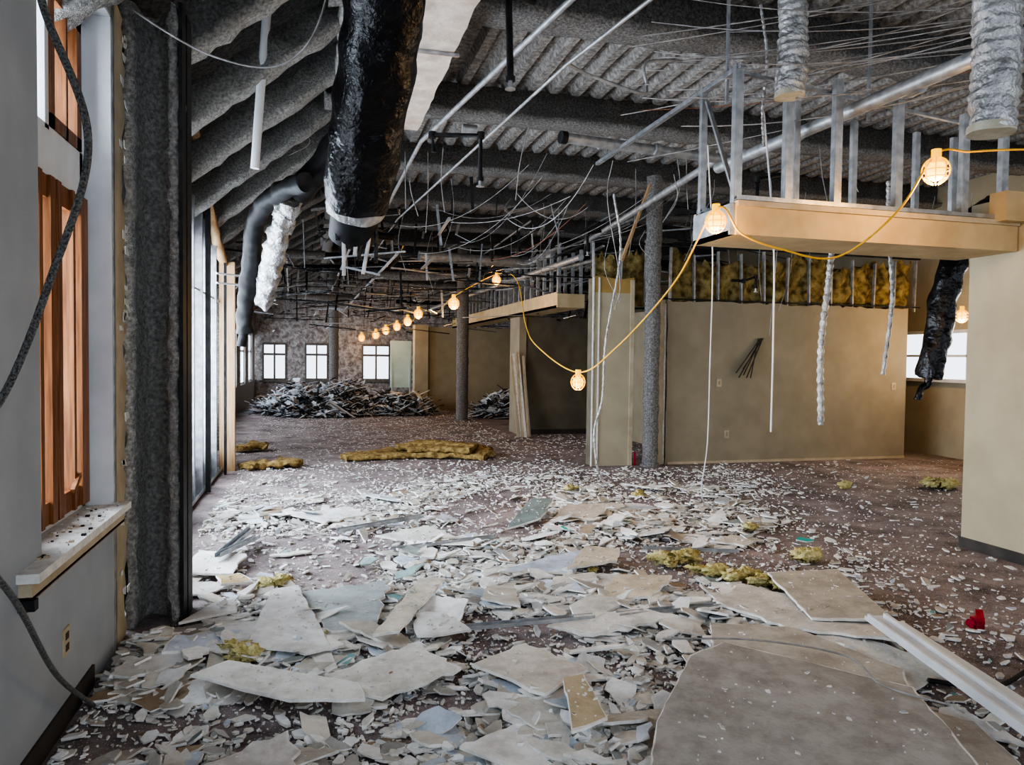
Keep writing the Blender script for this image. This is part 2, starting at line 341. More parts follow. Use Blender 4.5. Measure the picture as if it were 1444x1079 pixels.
# ---------------------------------------------------------------- centre partition
def wallpanel(b,x0,x1,y,z0,z1,t,mi,je=0,jt=0,jl=0,side=1):
    pts=[]
    pts+=[(x0,z0),(x1,z0)]
    z=z0+.1
    while je and z<z1-.05: pts.append((x1+U(-je,je*.3),z));z+=U(.05,.2)
    pts.append((x1,z1));x=x1-.1
    while jt and x>x0+.05: pts.append((x,z1+U(-jt,jt*.3)));x-=U(.05,.25)
    pts.append((x0,z1));z=z1-.1
    while jl and z>z0+.05: pts.append((x0+U(-jl*.3,jl),z));z-=U(.05,.2)
    k=len(pts);A=[(x,y,z) for x,z in pts];B=[(x,y+t,z) for x,z in pts]
    b.add(A,[tuple(range(k))],mi);b.add(B,[tuple(range(k-1,-1,-1))],mi);b.add(A+B,[(j,k+j,k+(j+1)%k,(j+1)%k) for j in range(k)],side)
b=MB()
wallpanel(b,5.16,9.55,10.2,0,2.5,.016,0,jt=.03,jl=.02);b.box(5.2,9.55,10.218,10.36,0,2.47,2)
wallpanel(b,5.0,5.13,10.22,0,2.5,.016,4,je=.015)
b.box(5.0,5.16,10.24,10.36,0,2.45,1)
b.box(5.2,9.55,10.19,10.2,0,.04,3)
b.ob('wall_centre',[M_tan,M_white,M_tan,M_beige,M_beige])
b=MB()
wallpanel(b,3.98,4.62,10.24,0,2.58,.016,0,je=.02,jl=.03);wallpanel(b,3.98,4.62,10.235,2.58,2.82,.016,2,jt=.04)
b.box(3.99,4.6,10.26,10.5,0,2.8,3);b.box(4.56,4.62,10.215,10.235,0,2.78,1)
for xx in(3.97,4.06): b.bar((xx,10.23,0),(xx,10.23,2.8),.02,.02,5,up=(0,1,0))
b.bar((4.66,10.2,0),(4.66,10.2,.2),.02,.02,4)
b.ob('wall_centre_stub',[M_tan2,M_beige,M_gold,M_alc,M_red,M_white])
for x,z in((6.05,1.25),(6.2,.45),(9.3,1.2)):
    b=MB();b.box(x-.04,x+.04,10.188,10.2,z-.06,z+.06,0);b.box(x-.012,x+.012,10.184,10.188,z-.03,z+.03,1);b.ob('wall_switch_plate',[M_beige,M_tan])
b=MB()
def batt(b,x0,x1,y,z0,z1,mi=0):
    nx,nz=8,10;vs=[];fs=[]
    for i in range(nx+1):
        for j in range(nz+1):
            x=x0+(x1-x0)*i/nx;z=z0+(z1-z0)*j/nz
            bul=.05*math.sin(math.pi*i/nx);n=noise.noise(V((x*5,z*5,3)))*.12
            lean=max(0,(j-6))*U(0,.012)
            vs.append((x+noise.noise(V((x*3,z*9,8)))*.05,y-bul-n-lean,z+(U(-.14,.03) if j==nz else 0)))
    for i in range(nx):
        for j in range(nz): a=i*(nz+1)+j;fs.append((a,a+nz+1,a+nz+2,a+1))
    b.add(vs,fs,mi,None,True)
x=4.0
while x<9.6:
    if not 4.6<x<5.0: batt(b,x,min(x+.42,9.7),10.36,2.4,U(3.08,3.34))
    x+=.41
b.ob('wall_cavity_insulation',M_yel)
b=MB();x=4.0
while x<9.75: b.chan((x,10.26,2.45),(x+U(-.03,.03),10.26,3.3+U(-.1,.1)),.022,.05,0,up=(0,1,0));x+=.41
b.chan((3.95,10.26,3.32),(9.8,10.26,3.32),.06,.02,1);b.bar((5.1,10.22,2.52),(9.8,10.22,2.52),.02,.02,1)
b.ob('wall_studs_centre',[M_pipe,M_black])

# ---------------------------------------------------------------- right wall
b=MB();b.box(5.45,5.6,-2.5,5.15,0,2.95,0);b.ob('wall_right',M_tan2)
b=MB();b.box(5.435,5.45,-2.5,5.16,0,.09);b.ob('baseboard_right',M_base)
b=MB()
b.box(10.4,10.6,-2.5,28,0,1.32);b.box(10.4,10.6,-2.5,28,2.15,4.7)
for y in(-2.5,5,8.4,12.5,16,20,24): b.box(10.4,10.6,y,y+.6,1.32,2.15)
b.ob('wall_right_far',M_tan2)
b=MB();y=5.6
b.box(10.3,10.4,5,14,1.27,1.33)
while y<14: b.box(10.42,10.5,y,y+.06,1.32,2.15);y+=.7
b.box(10.42,10.5,5.6,14,1.7,1.74);b.box(10.38,10.5,5.6,14,2.1,2.16);b.ob('window_7',M_vinyl)

b=MB()
b.box(2.86,5.44,4.74,5.25,2.50,2.53,0);b.box(2.90,5.44,4.70,4.74,2.5,2.74,0);b.box(2.88,5.44,5.25,5.28,2.5,2.74,0)
b.box(2.90,5.44,4.68,4.70,2.70,2.74,2);b.box(2.86,2.90,4.72,5.25,2.5,2.72,1)
b.bar((4.0,4.9,2.78),(5.44,4.85,2.77),.08,.05,3)
b.box(5.2,5.44,4.6,4.75,2.72,2.95,0)
for x,zt in((2.93,3.62),(3.35,3.5),(3.77,3.6),(4.32,3.5),(4.95,3.46),(5.34,3.45)):
    b.chan((x,4.74,2.72),(x,4.74,zt+.1),.06,.05,1,up=(0,1,0))
    if x<3.1 or x>3.7: b.chan((x,5.23,2.72),(x,5.23,zt+.1),.045,.04,1,up=(0,1,0))
b.chan((2.9,4.74,2.75),(5.4,4.74,2.75),.08,.03,1);b.chan((2.9,5.23,2.75),(5.4,5.23,2.75),.08,.03,1)
b.chan((2.93,4.7,3.68),(2.93,7.5,3.68),.04,.03,1);b.bar((2.93,4.75,3.66),(5.5,5.0,3.55),.03,.02,1)
b.bar((2.93,4.78,2.8),(2.93,5.2,3.6),.03,.02,1)
for x in (2.95,4.2,5.3): b.bar((x,4.95,3.5),(x,4.95,4.58),.02,.02,1)
b.ob('soffit_framing',[M_cream,M_steel,M_beige,M_wood2])
b=MB()
b.box(4.05,4.55,12.2,22.2,2.48,2.52,0);b.box(4.05,4.09,12.2,22.2,2.48,2.75,0);b.box(4.05,4.55,12.15,12.2,2.48,2.72,0)
y=12.2
while y<22: b.chan((4.1,y,2.72),(4.1,y,3.55+U(-.1,.1)),.05,.06,1);b.chan((4.5,y,2.72),(4.5,y,3.5),.05,.04,1);y+=.42
b.chan((4.1,12.1,3.5),(4.1,22,3.5),.06,.04,1)
for q in range(6): b.bar((4.1,12.3+q*1.6,3.4),(4.1,12.3+q*1.6,4.2),.02,.02,1)
b.ob('soffit_framing',[M_cream,M_steel])

# ---------------------------------------------------------------- ducts
def wr(amp,f):
    return lambda t: 1+amp*math.sin(t*f)+amp*.6*math.sin(t*f*2.3+1)
b=MB()
path=spl([(.50,2.6,4.35),(.44,3.2,3.95),(.34,3.85,3.42),(.25,4.66,2.56)],20)
b.tube(path,.205,0,40,jit=.03,jf=7,rad=wr(.02,50))
e=path[-1];d=(path[-1]-path[-3]).normalized()
b.tube([e-d*.03,e+d*.03,e+d*.07],.185,1,28,jit=.02,jf=10)
b.tube([e+d*.05,e+d*.13,e+d*.22,e+d*.27],.15,2,24,cap=False)
b.tube([e+d*.10,e+d*.18],.145,2,24)
for i in range(7):
    p=e+d*.12+V((-.12+.04*i,-.02,0));b.sweep(spl([p,p+V((.01,0,-.10)),p+V((U(-.03,.03),0,-.14-U(0,.24)))],4),[(-.012,-.002),(.012,-.002),(.012,.002),(-.012,.002)],3 if i%2 else 0)
b.ob('black_flexible_duct',[M_plastic,M_silver,M_black,M_steel])
b=MB()
b.tube(spl([(-.1,7.6,3.3),(-.35,8.1,3.3),(-.62,8.6,3.1),(-.72,9.1,2.6),(-.80,9.4,2.2),(-.82,9.5,1.86)],8),.10,0,20,jit=.03,jf=9)
b.tube(spl([(-.24,8.2,3.22),(-.34,8.4,3.05),(-.48,8.9,2.6),(-.60,9.4,2.25)],14),.115,1,20,jit=.06,jf=14)
b.tube(spl([(.3,7.8,3.9),(.1,8.0,3.6),(-.2,8.2,3.3)],6),.14,0,18,jit=.03)
b.tube(lerp((-.82,9.5,1.9),(-.86,9.52,1.7),3),.05,0,8,jit=.02)
b.ob('hanging_flex_duct',[M_black,M_silver])
def flexsil(x,y,z0,r,name):
    b=MB();n=int((4.6-z0)/.014);pts=[V((x+.02*math.sin(i*.06),y,z0+i*.014)) for i in range(n)]
    b.tube(pts,r,0,24,rad=lambda t:1+.05*math.sin(t*n*1.6)+.04*math.sin(t*9),jit=.018,jf=12)
    b.tube([V((x,y,z0-.01)),V((x,y,z0+.02)),V((x,y,z0+.03))],r*1.04,1,24,jit=.01);b.ob(name,[M_silver,M_collar])
flexsil(3.25,4.62,3.48,.10,'silver_flexible_duct');flexsil(3.15,2.88,2.72,.10,'silver_flexible_duct')
b=MB()
b.tube(spl([(6.2,5.6,3.1),(5.85,5.55,2.85),(5.66,5.54,2.5),(5.56,5.55,2.0),(5.47,5.57,1.46)],12),.115,0,20,jit=.03,jf=9)
b.tube(spl([(5.47,5.57,1.5),(5.45,5.58,1.4),(5.39,5.58,1.36),(5.36,5.58,1.25)],5),.03,0,8,jit=.02)
b.ob('black_flexible_duct',M_plastic)
b=MB();b.sweep(lerp((.88,1.0,4.12),(.84,8.0,4.12),46),[(-.22,-.10),(.22,-.10),(.22,.10),(-.22,.10)],0,jit=.02,smooth=False,jf=5)
for y in(2,3.3,4.6,5.9): b.bar((.88,y,4.0),(.88,y,4.02),.46,.03,1)
b.ob('foil_wrapped_duct',[M_foil,M_steel])
b=MB()
b.tube([V((3.85,6.6,3.5)),V((4.08,1.0,3.5))],.052,0,16);b.tube([V((3.9,5.4,3.5)),V((3.905,5.5,3.5))],.062,0,16);b.tube([V((3.98,4.2,3.5)),V((3.985,4.3,3.5))],.062,0,16)
b.tube([V((2.31,6.8,3.72)),V((4.3,7.04,3.72))],.05,0,16);b.tube([V((2.27,6.79,3.72)),V((2.33,6.8,3.72))],.06,1,16)
for x in(2.7,3.3): b.tube([V((x,6.88,3.72)),V((x+.05,6.885,3.72))],.056,0,14)
b.tube([V((4.1,7.0,3.72)),V((4.5,12,3.6))],.04,0,12)
b.tube([V((4.05,11,3.2)),V((3.7,26,3.2))],.05,0,12)
b.tube([V((1.9,14,3.5)),V((5.5,14.5,3.5))],.10,0,14)
b.ob('sprinkler_main_pipe',[M_pipe,M_black])
b=MB()
b.tube([V((1.78,4.0,4.02)),V((1.14,8.3,4.0)),V((1.1,13,3.98))],.024,0,10)
b.tube([V((1.98,4.2,3.8)),V((1.82,5.3,3.8)),V((1.28,12,3.8)),V((1.2,20,3.8))],.014,0,8)
b.tube(spl([(1.82,5.3,3.8),(2.1,5.6,3.86),(2.6,5.7,3.8),(2.7,5.8,3.9),(2.7,5.8,4.1),(3.2,5.9,4.2)],8),.014,0,8)
for z,x0 in((3.95,2.2),(3.4,1.5),(3.1,1.2),(3.0,2.4),(3.3,.6)):
    b.tube([V((x0,15+z,z)),V((x0+2.2,15.5+z,z))],.03,0,8)
for i in range(9):
    x=U(-.5,5.5);y=U(11,13);b.tube([V((x,y,U(3.2,4.1))),V((x-U(0,.5),27,U(3.0,4.0)))],U(.015,.04),0,8)
b.tube([V((1.45,7.5,3.93)),V((1.6,7.5,3.93))],.05,0,10)
b.ob('electrical_conduit',M_pipe)
def drop(pts,r=.024):
    b=MB();b.tube([V(p) for p in pts],r,0,10)
    for p in pts[1:-1]: b.tube([V(p)-V((0,0,.03)),V(p)+V((0,0,.03))],r*1.5,0,10)
    e=V(pts[-1]);b.tube([e,e-V((0,0,.05))],r*.6,1,8);b.tube([e-V((0,0,.05)),e-V((0,0,.055))],r*1.6,1,10);b.tube([V(pts[-1])+V((0,0,.0)),V(pts[-1])+V((0,0,.03))],r*1.4,0,10);b.ob('sprinkler_drop_pipe',[M_black,M_steel])
drop([(1.08,6.96,3.52),(1.06,6.96,3.68),(1.5,6.84,3.68),(1.50,6.85,3.26)])
drop([(1.45,4.95,4.05),(1.24,4.84,4.02),(1.26,4.84,3.45)])
drop([(4.6,6.6,3.5),(4.3,6.6,3.42),(4.3,6.6,3.2)],.02)
drop([(5.8,9.5,2.75),(6.0,9.5,2.75),(6.2,9.5,2.82),(6.2,9.5,2.65)],.02)
drop([(3.9,9.8,3.4),(3.7,9.8,3.35),(3.7,9.8,3.1)],.02)

# ---------------------------------------------------------------- cables
def lamp(p,light=0,s=1.0):
    b=MB();x,y,z=p;R=.055*s
    b.tube([V((x,y,z+R+.05*s)),V((x,y,z+R+.01*s)),V((x,y,z+R*.8))],.024*s,0,12)
    n=8
    for i in range(n):
        a=2*math.pi*i/n
        pts=[V((x+math.cos(a)*R*1.15*math.sin(math.pi*(.12+.8*j/8)),y+math.sin(a)*R*1.15*math.sin(math.pi*(.12+.8*j/8)),z+R*1.25*math.cos(math.pi*(.12+.8*j/8)))) for j in range(9)]
        b.tube(pts,.0035*s,0,5)
    for h in(-.6,0,.6):
        rr=R*1.15*math.sqrt(1-h*h*.8);b.tube([V((x+math.cos(2*math.pi*j/16)*rr,y+math.sin(2*math.pi*j/16)*rr,z+h*R)) for j in range(17)],.0035*s,0,5)
    ns,nr=14,9;vs=[];fs=[]
    for j in range(nr+1):
        t=math.pi*j/nr;rr=R*.85*math.sin(t)*(1 if t>1 else .8+.2*t)
        for i in range(ns): vs.append((x+rr*math.cos(2*math.pi*i/ns),y+rr*math.sin(2*math.pi*i/ns),z+R*.95*math.cos(t)))
    for j in range(nr):
        for i in range(ns): fs.append((j*ns+i,(j+1)*ns+i,(j+1)*ns+(i+1)%ns,j*ns+(i+1)%ns))
    b.add(vs,fs,1,None,True)
    b.ob('caged_work_light',[M_cageglow,M_bulb])
    if light:
        l=bpy.data.lights.new('bulb_glow','POINT');l.energy=light;l.color=(1,.56,.18);l.shadow_soft_size=.08
        o=bpy.data.objects.new('bulb_glow',l);o.location=(x,y-.0,z-R*1.6);scene.collection.objects.link(o)
LP=[((4.03,4.10,2.89),20,1.35),((2.66,4.57,2.55),14,1.15),((2.59,7.07,1.36),9,1.2),((3.08,12.63,2.96),12,1.2),((2.36,12.83,2.54),20,1.5),((2.30,16.98,2.58),24,1.6),((2.43,20.05,2.55),24,1.7),((2.35,22,2.48),12,1.7),((2.2,23.9,2.42),14,1.8),((2.0,25.35,2.32),7,1.9),((1.64,27.2,2.25),6,1.9),((9.3,8.9,2.3),50,1.4)]
for p,l,s in LP: lamp(p,l,s)
b=MB()
b.tube(spl([(5.4,3.7,3.05),(4.59,3.95,3.04),(4.25,4.04,3.02),(4.03,4.10,3.0),(3.78,4.16,2.61),(3.47,4.35,2.32),(3.09,4.45,2.37),(2.83,4.52,2.47),(2.66,4.57,2.64),(2.72,5.28,2.20),(2.69,6.32,1.71),(2.59,7.07,1.46),(2.49,8.13,1.72),(2.7,9.4,2.03),(3.0,11,2.8),(3.08,12.63,3.06),(2.36,12.83,2.66),(2.4,15,2.5),(2.3,16.98,2.7),(2.4,18.6,2.5),(2.43,20.05,2.68),(2.4,21,2.5),(2.35,22,2.6),(2.2,23.9,2.55),(2.0,25.35,2.45),(1.64,27.2,2.4)],10),.0075,0,6)
b.ob('yellow_light_string_cord',M_cable)
b=MB()
b.tube(spl([(-.60,2.13,3.2),(-.72,2.14,2.8),(-.67,2.14,2.49),(-.56,2.12,2.14),(-.66,2.15,1.78),(-.78,2.18,1.48),(-.92,2.22,1.3),(-.92,2.28,1.12),(-.90,2.6,.82),(-.94,3.1,.38),(-.95,3.62,.02)],14),.010,0,8)
b.tube(spl([(-1.0,1.6,3.3),(-.95,1.9,2.6),(-.92,2.25,1.5),(-.90,2.45,.9)],10),.006,1,6)
b.ob('metal_clad_cable',[M_mc,M_black])
b=MB()
def wire(pts,r=.005,mi=0,n=8): b.tube(spl(pts,n),r,mi,5)
wire([(-1.0,4.4,3.5),(-.93,4.39,3.42),(-.53,4.28,3.19),(-.16,4.19,3.16),(.05,4.15,3.5),(.1,4.1,4.3)],.006)
wire([(3.0,5.3,3.3),(3.11,5.38,2.45),(3.35,5.8,1.6),(3.6,6.25,.8),(3.75,6.6,.25),(4.1,6.9,.02),(4.5,6.8,.01)],.006,1)
wire([(3.5,5.3,3.6),(3.58,5.25,2.6),(3.6,5.25,1.8),(3.6,5.25,1.02)],.008,1)
wire([(2.9,7.0,3.6),(2.85,7.0,3.2),(3.0,7,2.4),(2.95,7,2.1)],.005)
for i in range(22):
    y0=U(3.6,5.2);z0=U(3.7,4.3);b.tube(sag((U(5,7),y0-1.2,z0+.15),(U(2.4,3.2),y0+U(.5,2.0),z0-U(0,.3)),U(.05,.35)),U(.003,.006),2 if i==5 else 0,5)
for i in range(14):
    x=U(2.6,4.5);y=U(7,11);b.tube(sag((x,y,U(3.4,4.3)),(x-U(.3,1.6),y+U(.3,2.5),U(3.0,3.9)),U(.05,.4)),U(.003,.007),2 if i==3 else 0,5)
for i in range(50):
    x=U(-.3,6);y=U(7,24);z=U(3.9,4.2);l=U(.3,1.1)
    b.tube(spl([(x,y,z),(x+U(-.1,.1),y,z-l*.5),(x+U(-.2,.2),y,z-l)],4),U(.003,.007),0,5)
for i in range(22):
    x=U(3.6,10);y=U(6.5,10);z=U(3.2,4.3);l=U(.3,1.3)
    b.tube(spl([(x,y,z),(x+U(-.1,.1),y,z-l*.5),(x+U(-.2,.2),y,z-l)],4),U(.003,.007),0,5)
for q in range(6):
    b.bar((6.75+U(-.05,.05),10.17,1.95),(6.4+U(-.12,.3),10.12,1.35+U(-.05,.15)),.012,.012,3)
b.bar((4.05,9.4,2.95),(4.45,9.4,4.0),.06,.03,4)
b.ob('hanging_wires',[M_wire,M_vinyl,M_orange,M_black,M_wood2])
def flexcond(pts,r,name='hanging_flex_conduit'):
    b=MB();P=spl(pts,30);n=len(P);b.tube(P,r,0,12,rad=lambda t:1+.2*math.sin(t*n*1.6));b.ob(name,M_silver)
flexcond([(4.4,5.57,3.4),(4.40,5.57,2.8),(4.36,5.57,2.3),(4.30,5.57,1.7),(4.32,5.57,1.04)],.027)
flexcond([(5.2,5.84,3.3),(5.22,5.84,2.8),(5.28,5.84,2.2),(5.21,5.85,1.48)],.02)
flexcond([(3.38,5.2,4.4),(3.45,5.2,4.0),(3.42,5.2,3.6),(3.44,5.2,3.3)],.012)
flexcond([(3.5,8.4,3.6),(3.6,8.4,2.9),(3.43,8.4,1.83),(3.40,8.41,1.13),(3.30,8.41,.7),(3.37,8.41,.2),(3.5,8.4,.03)],.014)

b=MB()
for i in range(1000):
    y=U(10.5,27.5);x=U(-1.6,8);z=U(2.8,4.1) if rnd()<.8 else U(2.3,3.0)
    L=U(.2,1.4);ty=rnd()
    if ty<.45: e=(x+L,y+U(-.2,.2),z+U(-.15,.15))
    elif ty<.75: e=(x+U(-.2,.2),y+L,z+U(-.1,.1))
    else: e=(x+U(-.1,.1),y+U(-.1,.1),min(4.2,z+U(.3,.9)))
    w=U(.012,.05);mi=random.choice([0,1,2,2,2,4,5]);b.bar((x,y,z),e,w,w*.6,mi)
for i in range(20):
    y=U(12,26);x=U(-1,4);z=U(3.2,3.9);b.tube(lerp((x,y,z),(x+U(1,2.5),y+U(-.5,.5),z),6),U(.05,.10),random.choice([5,4]),10,jit=.02)
b.ob('hanging_grid_remnants',[M_steel,M_pipe,M_black,M_beige,M_plastic,M_fire])

# ---------------------------------------------------------------- floor debris
COLS=[((.70,.69,.65),5),((.80,.80,.79),8),((.56,.53,.47),3),((.64,.61,.55),4),((.56,.62,.70),1.8),((.34,.38,.37),.9),((.36,.28,.20),.8),((.22,.38,.38),.15),((.43,.42,.40),2)]
def pick():
    t=U(0,sum(w for _,w in COLS))
    for c,w in COLS:
        t-=w
        if t<0: k=U(.85,1.08);return (c[0]*k,c[1]*k,c[2]*k)
    return COLS[0][0]
def shard(s,asp=1.7,k=None,jag=.25):
    k=k or random.randint(4,7);a=U(1,asp);th=U(0,math.pi);p=[]
    for i in range(k):
        an=2*math.pi*(i+U(-.4,.4))/k;r=s*U(.6,1.15);x=math.cos(an)*r*a;y=math.sin(an)*r/a
        p.append((x*math.cos(th)-y*math.sin(th),x*math.sin(th)+y*math.cos(th)))
    if s>.045:
        q=[]
        for i in range(k):
            x0,y0=p[i];x1,y1=p[(i+1)%k];q.append((x0,y0));L=math.hypot(x1-x0,y1-y0);n=int(L/.035)
            if rnd()<.35: continue
            for j in range(1,n):
                t=j/n;o=U(-.012,.012);q.append((x0+(x1-x0)*t-(y1-y0)/L*o,y0+(y1-y0)*t+(x1-x0)/L*o))
        p=q
    return p
def dens(x,y):
    lim=3.2+(y-3.5)*.40
    d=1/(1+math.exp((x-lim)*3.0))
    if y>8.0: d*=max(.08,1-(y-8.0)*.45)
    n=noise.noise(V((x*.9,y*.9,1.7)))*1.1+.5+.55*noise.noise(V((x*2.5,y*2.5,5)))
    return max(.02,d*max(.12,min(1,n)))
def place(b,n,smin,smax,tilt,thick,zmax,pw=1,ymax=11,thr=0,z0=0,ymin=1.6):
    c=0
    while c<n:
        y=ymin+(ymax-ymin)*rnd()**1.15;x=U(-1.0,5.4 if y<5.2 else 8.5)
        if x<-.62 and 4.5<y<5.2: continue
        if abs(x-4.86)<.2 and abs(y-10.1)<.2: continue
        if y>10.1 and x>3.9: continue
        d=dens(x,y)
        if rnd()>d or d<thr: continue
        s=smin*(smax/smin)**(rnd()**pw)
        if x-s<-1.0 or (x+s>5.4 and y<5.3) or y+s>11 : continue
        tl=tilt*rnd()**1.5*1.6
        r=Matrix.Rotation(math.radians(U(-tl,tl)),3,'X')@Matrix.Rotation(math.radians(U(-tl,tl)),3,'Y')
        t=thick*U(.5,1.2);lift=s*math.sin(math.radians(tl))*.5
        b.slab(shard(s),.002+z0+lift+U(0,zmax)*d,t,0,pick(),(.80,.79,.76),rot=r,cen=(x,y,0));c+=1
b=MB()
place(b,26000,.004,.018,35,.008,.012,1,13)
place(b,9000,.004,.016,35,.008,.02,1,5.5)
place(b,8500,.016,.045,28,.012,.04)
b.ob('drywall_crumbs',M_vc,True)
b=MB();place(b,1250,.045,.11,20,.013,.06,1.2,9.5,.2);place(b,220,.05,.12,16,.013,.06,1.1,5.2,.2);place(b,150,.12,.26,9,.013,.06,1.3,8.5,.4);place(b,18,.14,.28,9,.013,.06,1.2,5,.3)
b.ob('broken_drywall_pieces',M_vc,True)
b=MB()
for i in range(6000):
    x=U(-1.3,5.9);y=U(8.5,22);s=U(.006,.024)
    if x<-.95 and y<11.2: continue
    if x>3.8 and y<11.2 and y>9.9: continue
    if x>3.9 and y>14.6: continue
    if any(abs(x-a)<.25 and abs(y-c)<.25 for a,c in((3.6,18.3),(-1.5,13.2),(4.86,10.1))): continue
    b.slab(shard(s),.002,.008,0,pick(),(.75,.74,.72),cen=(x,y,0))
for i in range(2600):
    x=U(2.5,10);y=U(2.5,9.8);s=.003+.012*rnd()**2
    if x>5.2 and y<5.3: continue
    b.slab(shard(s),.002,.006,0,pick(),(.75,.74,.72),cen=(x,y,0))
b.ob('scattered_litter',M_vc,True)
def jagpoly(pts,j=.03,step=.07):
    out=[]
    for i in range(len(pts)):
        a=V((*pts[i],0));c=V((*pts[(i+1)%len(pts)],0));L=(c-a).length;n=max(1,int(L/step))
        nn=V((-(c-a).y,(c-a).x,0)).normalized()
        for k in range(n):
            p=a+(c-a)*((k+(U(-.3,.3) if k else 0))/n);out.append((p.x+nn.x*U(-j,j)*(k>0),p.y+nn.y*U(-j,j)*(k>0)))
    return out
def board(pts,z,col,j=.02,tx=0,ty=0,t=.014,name='drywall_board',crumbs=0):
    cx=sum(p[0] for p in pts)/len(pts);cy=sum(p[1] for p in pts)/len(pts)
    r=Matrix.Rotation(math.radians(tx),3,'X')@Matrix.Rotation(math.radians(ty),3,'Y')
    b=MB();P=[(p[0]-cx,p[1]-cy) for p in jagpoly(pts,j)]
    b.slab(P,z,t,0,(.80,.79,.76),(.84,.83,.80),rot=r,cen=(cx,cy,0))
    rm=max(math.hypot(x,y) for x,y in P);ins=.008/rm
    P2=[(x*(1-ins*U(.3,2.4)),y*(1-ins*U(.3,2.4))) for x,y in P]
    b.slab(P2,z+t,.0015,0,col,(.7,.66,.6),rot=r,cen=(cx,cy,0))
    for q in range(int(crumbs or 60*rm)):
        k=rnd()**.5*.85;i=random.randrange(len(P));x,y=P[i][0]*k,P[i][1]*k
        s=.003+.014*rnd()**3;w=r@V((x,y,z*0+t+.002));b.slab(shard(s),z+w.z,.005,0,pick(),(.8,.79,.76),cen=(cx+w.x,cy+w.y,0))
    b.ob(name,M_vc,True)
gb=(.42,.40,.37);gb2=(.47,.44,.38)
board([(1.0,2.1),(1.36,2.72),(1.80,3.25),(2.05,3.35),(2.62,2.7),(2.35,2.05),(1.6,1.7)],.10,gb,.006,2,-1,crumbs=80)
board([(1.9,3.2),(2.2,3.75),(2.65,3.6),(2.85,3.0),(2.55,2.6),(2.0,2.9)],.065,(.50,.47,.42),.008,1,1)
board([(2.82,3.67),(3.07,4.48),(3.58,4.39),(3.25,3.52)],.10,gb2,.008,1,-2)
board([(2.45,4.15),(2.85,4.45),(3.35,3.5),(3.1,3.3),(2.6,3.6)],.06,(.64,.62,.58),.025,-1,1)
board([(2.3,3.3),(2.9,3.6),(3.2,3.0),(2.7,2.8)],.04,(.68,.68,.66),.03,1,2)
board([(2.25,2.2),(2.5,2.75),(2.75,2.5),(2.6,2.1)],.05,(.5,.47,.42),.015,1,2)
board([(-.55,3.62),(-.4,3.76),(.2,3.42),(.22,3.26),(-.1,3.3)],.09,(.70,.70,.66),.010,1,2)
board([(-.35,4.0),(-.25,4.9),(-.1,4.95),(.08,3.95),(-.1,3.9)],.08,(.74,.74,.73),.008,1,1)
board([(-.15,4.9),(.5,5.0),(.35,4.25),(.1,4.2)],.05,(.42,.46,.47),.03,1,-2)
board([(.3,3.95),(.45,4.0),(.85,4.85),(.68,4.85)],.10,(.68,.64,.56),.008,3,4)
board([(.55,4.0),(.85,3.98),(.75,4.25),(.58,4.3)],.07,(.72,.72,.70),.02,4,-3)
board([(.05,3.6),(.5,3.85),(.7,3.5),(.3,3.3)],.06,(.68,.66,.61),.025,2,-2)
board([(.75,3.5),(1.1,3.75),(1.3,3.35),(1.0,3.1)],.07,(.64,.60,.54),.025,-2,2)
board([(1.3,5.05),(1.75,5.35),(2.1,5.5),(1.8,4.95)],.06,(.52,.58,.68),.015,3,2)
board([(1.75,4.95),(2.1,5.5),(2.35,5.4),(2.2,5.1)],.08,(.64,.58,.47),.015,2,2)
board([(1.7,6.55),(2.15,7.2),(2.35,7.1),(2.1,6.7)],.09,(.20,.25,.24),.02,10,-6)
board([(2.2,6.7),(2.5,7.1),(2.9,6.9),(2.5,6.5)],.06,(.46,.42,.37),.02,8,-6)
board([(1.75,4.4),(2.05,4.75),(2.4,4.6),(2.1,4.3)],.07,(.64,.57,.45),.02,3,-3)
board([(-.9,5.5),(-.85,6.0),(-.5,5.9),(-.55,5.45)],.07,(.8,.8,.78),.02,3,3)
board([(-.7,2.7),(-.1,3.1),(-.05,2.8),(-.5,2.4)],.05,(.72,.71,.69),.025,1,1)
board([(1.0,2.75),(1.1,3.15),(1.22,3.2),(1.2,2.85)],.10,(.56,.47,.33),.01,8,10)
board([(-.72,4.25),(-.3,4.3),(-.35,4.05),(-.75,4.05)],.06,(.58,.62,.70),.02,2,2)
board([(-.65,5.35),(-.5,5.4),(-.4,5.25),(-.6,5.2)],.06,(.5,.38,.22),.02,5,4)
board([(3.3,5.6),(3.6,5.8),(3.8,5.6),(3.5,5.45)],.03,(.66,.62,.55),.03,2,2)
board([(1.3,4.0),(1.9,4.1),(2.1,3.9),(1.5,3.8)],.06,(.72,.70,.66),.03,2,-2)
board([(.5,6.3),(1.0,6.6),(1.2,6.2),(.8,6.1)],.05,(.70,.69,.66),.03,3,2)
board([(-.2,7.3),(.3,7.6),(.5,7.3),(.1,7.0)],.05,(.74,.74,.73),.03,3,2)
b=MB()
b.bar((3.03,3.42,.17),(2.62,1.75,.15),.10,.022,0);b.bar((3.07,3.38,.185),(2.66,1.75,.165),.02,.04,0);b.bar((3.14,3.36,.15),(2.80,1.75,.13),.06,.02,0);b.bar((2.98,3.4,.185),(2.57,1.75,.165),.015,.035,0)
b.ob('white_wall_trim_lengths',M_vinyl)
b=MB();b.chan((.72,4.05,.06),(1.6,4.04,.07),.05,.02,0);b.chan((1.75,4.03,.07),(2.45,4.08,.06),.05,.02,0);b.chan((-.68,5.9,.08),(-.5,6.6,.12),.06,.03,0);b.chan((-.68,5.7,.12),(-.45,6.4,.08),.04,.03,0)
b.chan((.2,6.6,.05),(1.0,7.0,.06),.05,.03,0);b.chan((-.9,2.4,.05),(-.75,2.9,.05),.05,.03,0)
